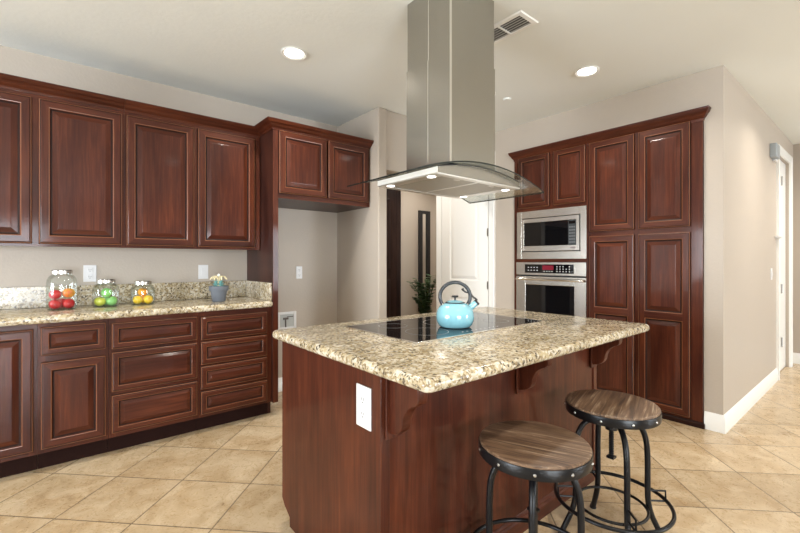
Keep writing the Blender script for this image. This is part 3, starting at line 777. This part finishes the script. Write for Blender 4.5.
# ---------------------------------------------------------------- range hood
t = thing('range_hood', 'stainless island range hood with curved glass canopy and tall square chimney', 'range hood', (1.69, 1.60, 1.696))
def arch(x, zt=1.775): return zt - .36*(x-1.69)**2
HX0, HX1, HY0, HY1 = 1.36, 2.017, 1.365, 1.835
bm = bmesh.new(); n = 24; pr = [(HX0, 1.697), (HX1, 1.697)] + [(HX1-(HX1-HX0)*k/n, arch(HX1-(HX1-HX0)*k/n)-.009) for k in range(n+1)]
prism(bm, pr, 'y', HY0, HY1); bdy = part('canopy_body', bm, ST_X, t)
bm = bmesh.new(); xs = [HX0-.001+(HX1-HX0+.002)*k/24 for k in range(25)]
prism(bm, [(x, arch(x)-.0088) for x in xs]+[(x, arch(x)-.0125) for x in xs[::-1]], 'y', HY0-.0015, HY0-.0002)
part('glass_gasket', bm, BLACKP, t)
part('end_reflection', B(HX0-.0022, HX0-.0002, HY0, HY1, 1.697, 1.724), mat('painted_reflection', (.86,.86,.86), .4), t)  # bright reflection on the hood's end face, painted as a white strip
rimm = mat('hood_underside', (.78, .76, .72), .32, .9)
bm = bmesh.new()
for a in ((HX0, HX1, HY0, HY0+.035), (HX0, HX1, HY1-.035, HY1), (HX0, HX0+.06, HY0+.035, HY1-.035), (HX1-.06, HX1, HY0+.035, HY1-.035), ((HX0+HX1)/2-.008, (HX0+HX1)/2+.008, HY0+.035, HY1-.035)): box(bm, *a, 1.690, 1.6968)
part('bottom_rim', bm, rimm, t)
filt = mat('filter_mesh', (.46, .44, .40), .42, .8); q = N(filt); v = q.coords((1,1,1), rnd=False); wv = q.n('ShaderNodeTexChecker'); wv.inputs['Scale'].default_value = 260; q.l(v, wv.inputs['Vector']); q.bump(wv.outputs['Fac'], .3, .001)
for a, b in ((HX0+.062, (HX0+HX1)/2-.010), ((HX0+HX1)/2+.010, HX1-.062)):
    f = part('grease_filter', B(a, b, HY0+.037, HY1-.037, 1.692, 1.6965), filt, t)
    part('filter_latch', B((a+b)/2-.02, (a+b)/2+.02, HY0+.05, HY0+.06, 1.689, 1.692), rimm, f)
HL = mat('hood_lamp_lens', (1,1,1), .3, emit=(1, .97, .9), es=6)
for x in (HX0+.032, HX1-.032):
    for y in (HY0+.075, HY1-.075):
        bm = bmesh.new(); lathe(bm, [(0, 1.6885), (.020, 1.6885), (.022, 1.6900), (0, 1.6900)], 24, (x, y, 0)); part('lamp', bm, HL, t)
        area('hood_lamp_light', (x, y, 1.6875), (0, 0, 0), .04, 0, .5, (1, .95, .88), 'DISK')
# curved glass
bm = bmesh.new(); GX0, GX1, GY0, GY1 = 1.19, 2.19, 1.315, 1.885; n = 40; tops = []; bots = []
for k in range(n+1):
    x = GX0+(GX1-GX0)*k/n; z = arch(x); tops.append([bm.verts.new((x, y, z)) for y in (GY0, GY1)]); bots.append([bm.verts.new((x, y, z-.007)) for y in (GY0, GY1)])
for k in range(n):
    for f, mi in (((tops[k][0], tops[k+1][0], tops[k+1][1], tops[k][1]), 0), ((bots[k][0], bots[k][1], bots[k+1][1], bots[k+1][0]), 0), ((tops[k][0], bots[k][0], bots[k+1][0], tops[k+1][0]), 1), ((tops[k][1], tops[k+1][1], bots[k+1][1], bots[k][1]), 1)):
        bm.faces.new(f).material_index = mi
for k in (0, n): bm.faces.new((tops[k][0], tops[k][1], bots[k][1], bots[k][0])).material_index = 1
for e in [e for e in bm.edges]: pass
part('glass_canopy', bm, [GLASS, GLASS_E], t)
# chimney: two U shaped halves meeting at a seam on each side
CX0, CX1, CY0, CY1 = 1.518, 1.878, 1.431, 1.775
def duct(name, z0, z1, g):
    bm = bmesh.new(); ym = (CY0+CY1)/2
    box(bm, CX0+g, CX1-g, CY0+g, ym-.0012, z0, z1); box(bm, CX0+g, CX1-g, ym+.0012, CY1-g, z0, z1)
    box(bm, CX0+g+.003, CX1-g-.003, ym-.0012, ym+.0012, z0, z1)
    return part(name, bm, ST_Z, t, bevel=.0025)
for a in ((CX0-.0015, CX0+.006, CY0-.0015, CY0+.006), (CX0-.0012, CX0+.0005, (CY0+CY1)/2-.009, (CY0+CY1)/2-.002)):
    part('edge_trim', B(*a, arch(1.69)+.001, 2.354), CHROME, t)
    part('edge_trim', B(a[0]+.004, a[1]+.004, a[2]+(.004 if a[2] < 1.5 else 0), a[3]+(.004 if a[2] < 1.5 else 0), 2.3552, ZC-.001), CHROME, t)
duct('chimney_cover', arch(1.69)+.001, 2.355, 0); duct('chimney_extension', 2.355, ZC-.001, .004)

# ---------------------------------------------------------------- bar stools
def seat_wood():
    m = mat('weathered_seat_wood', rough=.5, coat=.1); q = N(m)
    v = q.coords((60, 3.2, 60)); g = q.noise(v, 1, 8, .68, .8)
    c = q.ramp(g.outputs['Fac'], [(.30, (.035,.020,.013)), (.45, (.105,.062,.038)), (.56, (.18,.115,.07)), (.68, (.40,.33,.26))])
    # planks across
    tc = q.n('ShaderNodeTexCoord'); sx = q.n('ShaderNodeSeparateXYZ'); q.l(tc.outputs['Object'], sx.inputs[0])
    d = q.n('ShaderNodeMath', operation='DIVIDE'); q.l(sx.outputs[0], d.inputs[0]); d.inputs[1].default_value = .062
    ad0 = q.n('ShaderNodeMath', operation='ADD'); q.l(d.outputs[0], ad0.inputs[0]); ad0.inputs[1].default_value = 10.3
    fl = q.n('ShaderNodeMath', operation='FLOOR'); q.l(ad0.outputs[0], fl.inputs[0]); fr = q.n('ShaderNodeMath', operation='FRACT'); q.l(ad0.outputs[0], fr.inputs[0])
    oi = q.n('ShaderNodeObjectInfo'); sm = q.n('ShaderNodeMath', operation='MULTIPLY_ADD'); q.l(oi.outputs['Random'], sm.inputs[0]); sm.inputs[1].default_value = 13.0; q.l(fl.outputs[0], sm.inputs[2])
    wn = q.n('ShaderNodeTexWhiteNoise', noise_dimensions='1D'); q.l(sm.outputs[0], wn.inputs['W'])
    tone = q.ramp(wn.outputs['Value'], [(0, (.75,.68,.60)), (.5, (1,.93,.86)), (1, (1.2,1.18,1.15))])
    c = q.mix(1, c, tone, 'MULTIPLY')
    lt = q.n('ShaderNodeMath', operation='LESS_THAN'); q.l(fr.outputs[0], lt.inputs[0]); lt.inputs[1].default_value = .012
    c = q.mix(lt.outputs[0], c, (.03,.018,.012)); q.l(c, q.b.inputs['Base Color']); q.bump(g.outputs['Fac'], .35, .002); return m
SEATW = seat_wood(); RIVET = mat('rivet', (.55, .54, .52), .3, 1)
RS = .196
def make_stool(label, loc, rz, hz, seat_rot=0):
    t = thing('bar_stool', label, 'stool', loc, rz, group='round bar stools beside the island')
    top = hz
    bm = bmesh.new(); lathe(bm, [(0, top-.030), (RS-.004, top-.030), (RS-.003, top-.012), (RS-.001, top-.010), (RS-.001, top-.004), (RS-.004, top-.001), (RS-.010, top), (0, top)], 64)
    s = lpart('seat', bm, SEATW, t, smooth=True, rot=seat_rot)
    bm = bmesh.new(); lathe(bm, [(RS-.003, top-.048), (RS+.0015, top-.048), (RS+.002, top-.046), (RS+.002, top-.013), (RS+.001, top-.011), (RS-.003, top-.011), (RS-.003, top-.048)], 64)
    band = lpart('rim_band', bm, BLACKM, t, smooth=True)
    for k in range(10):
        a = 2*PI*k/10+.2; bm = bmesh.new(); M = Rz(a) @ T((RS+.002, 0, top-.030)) @ Matrix.Rotation(PI/2, 4, 'Y')
        lathe(bm, [(.0055, 0), (.005, .002), (.003, .0035), (0, .004)], 12, M=M); lpart('rivet', bm, RIVET, band)
    bm = bmesh.new(); lathe(bm, [(0, top-.044), (.075, top-.044), (.075, top-.040), (0, top-.040)], 32); box(bm, -.15, .15, -.014, .014, top-.048, top-.031); box(bm, -.014, .014, -.15, .15, top-.0475, top-.0305)
    lpart('support_plate', bm, BLACKM, t)
    bm = bmesh.new(); zt = top-.048; prof = [(0, zt)]
    z = zt; k = 0
    while z > top-.245: prof.append((.0115 if k % 2 else .0090, z)); z -= .004; k += 1
    prof += [(.0105, z), (.0105, z-.012), (0, z-.012)]; lathe(bm, prof, 16); box(bm, -.016, .016, -.016, .016, top-.258, top-.248)
    lpart('screw_post', bm, BLACKM, t)
    bm = bmesh.new(); lathe(bm, [(.013, top-.125), (.026, top-.125), (.026, top-.078), (.013, top-.078)], 20); lpart('hub', bm, BLACKM, t, smooth=True)
    for q in range(4):
        a = PI/4+q*PI/2; c, s_ = math.cos(a), math.sin(a); V = lambda r, z: (r*c, r*s_, z)
        bm = bmesh.new()
        path = smoothpath([V(.022, top-.100), V(.055, top-.080), V(.090, top-.082), V(.121, top-.102), V(.143, top-.136), V(.156, top-.190), V(.160, .35), V(.160, .24), V(.163, .17), V(.178, .11), V(.205, .05), V(.222, .012)], 6)
        tube(bm, path, .0125, 14); leg = lpart('leg', bm, BLACKM, t, smooth=True)
        bm = bmesh.new(); lathe(bm, [(0, 0), (.015, 0), (.016, .006), (.012, .022), (0, .024)], 16, V(.226, 0)); lpart('foot', bm, BLACKP, leg, smooth=True)
        bm = bmesh.new(); tube(bm, [V(.164, .225), V(.238, .225), V(.2385, .180)], .0045, 8)
        tube(bm, [V(.165, .178), V(.232, .178)], .0045, 8); lpart('ring_bracket', bm, BLACKM, leg)
    bm = bmesh.new(); tube(bm, [(.243*math.cos(2*PI*k/56), .243*math.sin(2*PI*k/56), .178) for k in range(56)], .0085, 10, closed=True); lpart('foot_ring', bm, BLACKM, t, smooth=True)
    bm = bmesh.new(); tube(bm, [(.148*math.cos(2*PI*k/48), .148*math.sin(2*PI*k/48), .150) for k in range(48)], .0065, 10, closed=True); lpart('brace_ring', bm, BLACKM, t, smooth=True)
    return t
make_stool('round bar stool with a brown plank seat, nearest the island outlet end', (1.336, .845, 0), math.radians(-14), .622, math.radians(35))
make_stool('round bar stool with a pale streaked grey wood seat, nearest the pantry cabinet', (1.97, .840, 0), 0, .625, math.radians(-75))

# ---------------------------------------------------------------- jars with fruit
def jar(label, x, y, r, h):
    z0 = .9525; t = thing('glass_jar', label, 'jar', (x, y, z0), group='clear glass fruit jars on the counter')
    bm = bmesh.new(); q = h-.035; n = 48
    prof = [(0, .002), (r*.80, .002), (r*.93, .006), (r, .022), (r, q*.72), (r*.96, q*.86), (r*.80, q*.97), (r*.66, q), (r*.66, q+.012)]
    vs = lathe(bm, prof, n)
    for v in vs:   # pressed ribs
        rr = math.hypot(v.co.x, v.co.y)
        if .03 < v.co.z < q*.9 and rr > .01:
            a = math.atan2(v.co.y, v.co.x); f = 1+.006*math.cos(a*16); v.co.x *= f; v.co.y *= f
    lpart('glass', bm, GLASS, t, smooth=True)
    bm = bmesh.new(); lathe(bm, [(0, 0), (r*.84, 0), (r*.94, .004), (r*.8, .006), (0, .006)], n); lpart('thick_base', bm, glass('base_glass_%d' % int(x*100), (.80, .88, .86), .10), t, smooth=True)
    bm = bmesh.new(); zl = q+.006; lathe(bm, [(r*.68, zl), (r*.71, zl), (r*.71, zl+.022), (r*.66, zl+.026), (0, zl+.026)], 40); lpart('lid', bm, ST_Y, t, smooth=True)
FR = {}
def skin(name, a, b):
    m = mat(name, rough=.28, coat=.3); q = N(m); v = q.coords((14, 14, 5)); n = q.noise(v, 1, 4, .6)
    q.l(q.ramp(n.outputs['Fac'], [(.40, a), (.62, b)]), q.b.inputs['Base Color']); return m
FR['red'] = skin('red_apple_skin', (.50, .012, .02), (.62, .035, .035)); FR['blush'] = skin('blush_apple_skin', (.62, .05, .03), (.85, .42, .06))
FR['green'] = skin('green_apple_skin', (.25, .62, .16), (.40, .78, .28)); FR['pale'] = skin('yellow_green_skin', (.55, .62, .05), (.72, .70, .10))
FR['yellow'] = skin('yellow_fruit_skin', (.90, .52, .02), (.95, .68, .05)); FR['orange'] = skin('orange_fruit_skin', (.90, .32, .02), (.95, .45, .03))
STEM = mat('fruit_stem', (.08, .045, .02), .7)
def fruit(col, label, grp, x, y, z, r, tilt, az, cat='apple'):
    t = thing('apple' if cat == 'apple' else 'orange', label, cat, (x, y, z), group=grp)
    t.rotation_euler = (tilt, 0, az)
    bm = bmesh.new(); prof = []
    for k in range(17):
        a = PI*k/16; R = r*(1+.06*math.sin(a)); zz = -math.cos(a)*r*1.0
        rr = R*math.sin(a)*(1.0+.05*math.cos(a)*-1)
        if k >= 14: zz -= (k-13)**1.6*r*.04
        if k <= 1: zz += r*.08*(2-k)
        prof.append((max(rr, 0) if 0 < k < 16 else 0, zz))
    lathe(bm, prof, 28); lpart('flesh', bm, FR[col], t, smooth=True)
    bm = bmesh.new(); tube(bm, [(0, 0, r*.55), (r*.04, 0, r*.85), (r*.14, 0, r*1.05)], r*.045, 6); lpart('stem', bm, STEM, t)
J1, J2, J3 = (.008, 3.600), (.253, 3.635), (.480, 3.626)
jar('tallest glass jar, filled with red apples', *J1, .082, .270)
jar('middle glass jar, filled with green apples', *J2, .080, .200)
jar('shortest glass jar, filled with yellow and orange fruit', *J3, .080, .180)
zb = .9525+.006
# left-right along the view: e1 points to the viewer's right, e2 away from the viewer
def at(J, u, w): th = math.atan2(J[1], J[0]); return J[0]+u*math.sin(th)+w*math.cos(th), J[1]-u*math.cos(th)+w*math.sin(th)
r = .0325
for (u, w, dz, col, lab) in ((-.0345, -.020, r, 'red', 'deep red apple at the bottom of the tall jar, farther from the outlet'), (.0345, -.020, r, 'red', 'deep red apple at the bottom of the tall jar, on the outlet side'), (.0, .040, r, 'red', 'red apple at the rear bottom of the tall jar'),
        (-.035, .015, r+.062, 'red', 'red apple in the upper layer of the tall jar'), (.036, -.014, r+.072, 'blush', 'orange blushed apple on top in the tall jar')):
    x, y = at(J1, u, w); fruit(col, lab, 'apples in the tallest jar', x, y, zb+dz, r, random.uniform(.2, 1.1), random.uniform(0, 6))
for (u, w, dz, col, lab) in ((-.0345, -.020, r, 'pale', 'yellow green apple at the bottom of the green apple jar'), (.0345, -.020, r, 'green', 'bright green apple at the bottom of the middle jar'), (.0, .040, r, 'green', 'green apple at the rear bottom of the middle jar'), (.003, -.004, r+.060, 'green', 'green apple topmost in the middle jar')):
    x, y = at(J2, u, w); fruit(col, lab, 'apples in the middle jar', x, y, zb+dz, r, random.uniform(.2, 1.1), random.uniform(0, 6))
r = .0305
for (u, w, dz, col, lab) in ((-.033, -.019, r, 'yellow', 'yellow fruit at the bottom of the shortest jar, towards the green apples'), (.033, -.019, r, 'yellow', 'yellow fruit at the bottom of the shortest jar, towards the succulent pot'), (.0, .038, r, 'orange', 'orange at the rear bottom of the shortest jar'), (-.002, -.002, r+.056, 'orange', 'orange lying topmost in the shortest jar')):
    x, y = at(J3, u, w); fruit(col, lab, 'fruit in the shortest jar', x, y, zb+dz, r, random.uniform(.2, 1.1), random.uniform(0, 6), 'orange')

# succulent in a grey pot
t = thing('potted_succulent', 'small grey clay pot of teal succulents with pale arching sprigs on the counter', 'potted plant', (.99, 3.50, .9525))
bm = bmesh.new(); lathe(bm, [(0, 0), (.046, 0), (.050, .004), (.062, .085), (.070, .086), (.073, .090), (.074, .122), (.071, .125), (.064, .124), (.060, .108), (0, .108)], 40)
lpart('pot', bm, mat('grey_clay', (.13, .145, .17), .6), t, smooth=True)
bm = bmesh.new(); lathe(bm, [(0, .112), (.0605, .1085)], 30); lpart('soil', bm, mat('soil', (.05, .035, .025), .9), t)
teal = mat('teal_leaf', (.16, .36, .34), .5); pale = mat('pale_sprig', (.78, .68, .42), .6)
def petals(bm, c, R, n, tilt, L):
    for k in range(n):
        a = 2*PI*k/n+tilt; d = Vector((math.cos(a), math.sin(a), 0)); b = c+d*R*.15; e = c+d*R+Vector((0, 0, L)); s = Vector((-d.y, d.x, 0))*R*.28; m_ = (b+e)/2
        up = Vector((0, 0, R*.12))
        v = [bm.verts.new(p) for p in (b, m_+s+up, e, m_-s+up, m_-up*1.2)]
        bm.faces.new((v[0], v[1], v[4])); bm.faces.new((v[1], v[2], v[4])); bm.faces.new((v[2], v[3], v[4])); bm.faces.new((v[3], v[0], v[4])); bm.faces.new((v[0], v[3], v[2], v[1]))
for c, R in (((-.024, -.006, .116), .034), ((.020, .010, .118), .034), ((.004, -.030, .116), .030), ((.0, .026, .122), .03)):
    bm = bmesh.new()
    for lay in range(3): petals(bm, Vector(c)+Vector((0, 0, lay*.010)), R*(1-.22*lay), 7, lay*.4, .012+lay*.012)
    lpart('rosette', bm, teal, t)
for k in range(7):
    a = 2*PI*k/7+.3; d = Vector((math.cos(a), math.sin(a), 0)); bm = bmesh.new()
    tube(bm, smoothpath([(d.x*.008, d.y*.008, .11), (d.x*.012, d.y*.012, .185), (d.x*.040, d.y*.040, .205), (d.x*.066, d.y*.066, .176)], 6), [.0035+.002*math.sin(i*.9) for i in range(19)], 8); lpart('sprig', bm, pale, t, smooth=True)
bm = bmesh.new(); ball(bm, (0, 0, .212), .011, (1, 1, 1.1), 8); lpart('bud', bm, mat('bud', (.75, .80, .74), .5), t, smooth=True)

# ---------------------------------------------------------------- hall
t = thing('wall_mirror', 'tall narrow mirror with a black frame on the hall wall behind the plant', 'mirror', (4.65, HB, 1.30))
MX0, MX1, MZ0, MZ1 = 4.525, 4.775, .45, 2.11
bm = bmesh.new()
for a in ((MX0, MX0+.075, MZ0, MZ1), (MX1-.075, MX1, MZ0, MZ1), (MX0+.075, MX1-.075, MZ0, MZ0+.075), (MX0+.075, MX1-.075, MZ1-.05, MZ1)): box(bm, a[0], a[1], HB-.035, HB-.002, a[2], a[3])
part('frame', bm, BLACKP, t, bevel=.003)
part('mirror_glass', B(MX0+.07, MX1-.07, HB-.015, HB-.003, MZ0+.07, MZ1-.045), MIRR, t)
px, py = 4.33, 4.60
t = thing('potted_plant', 'leafy green potted plant standing on the hall floor before the mirror', 'potted plant', (px, py, 0))
bm = bmesh.new(); lathe(bm, [(0, 0), (.10, 0), (.13, .26), (.14, .27), (.14, .29), (.12, .29), (.115, .25), (0, .25)], 32); lpart('pot', bm, mat('dark_pot', (.04,.04,.045), .4), t, smooth=True)
bs = bmesh.new(); bl = bmesh.new(); rnd = random.Random(4)
for k in range(16):
    a = rnd.uniform(0, 2*PI); L = rnd.uniform(.45, .80); lean = rnd.uniform(.03, .20); d = Vector((math.cos(a), math.sin(a), 0))
    if k == 0: d = Vector((-.75, .1, 0)).normalized(); L = .70; lean = .26
    if k == 1: d = Vector((-.9, -.2, 0)).normalized(); L = .50; lean = .20
    pts = smoothpath([Vector((0, 0, .25)), Vector((0, 0, .25+L*.4))+d*lean*.2, Vector((0, 0, .25+L*.8))+d*lean*.6, Vector((0, 0, .25+L))+d*lean], 5)
    tube(bs, pts, .004, 6)
    for i in range(3, len(pts)):
        for s in (1, -1):
            p = pts[i]; dv = (Vector((-d.y, d.x, 0))*s + d*.3 + Vector((0, 0, rnd.uniform(.1, .7)))).normalized(); ll = rnd.uniform(.07, .12); e = p+dv*ll
            w = dv.cross(Vector((0, 0, 1)))
            w = (w.normalized() if w.length > .01 else Vector((1, 0, 0)))*ll*.36; m_ = p.lerp(e, .5); dn = Vector((0, 0, -.006))
            v = [bl.verts.new(q_) for q_ in (p, m_+w+dn, e+dn*2, m_-w+dn, m_)]
            for f in ((0, 1, 4), (1, 2, 4), (2, 3, 4), (3, 0, 4)): bl.faces.new([v[j] for j in f])
lpart('stems', bs, mat('plant_stem', (.10, .12, .04), .6), t); lpart('foliage', bl, mat('plant_leaf', (.06, .12, .045), .45), t)
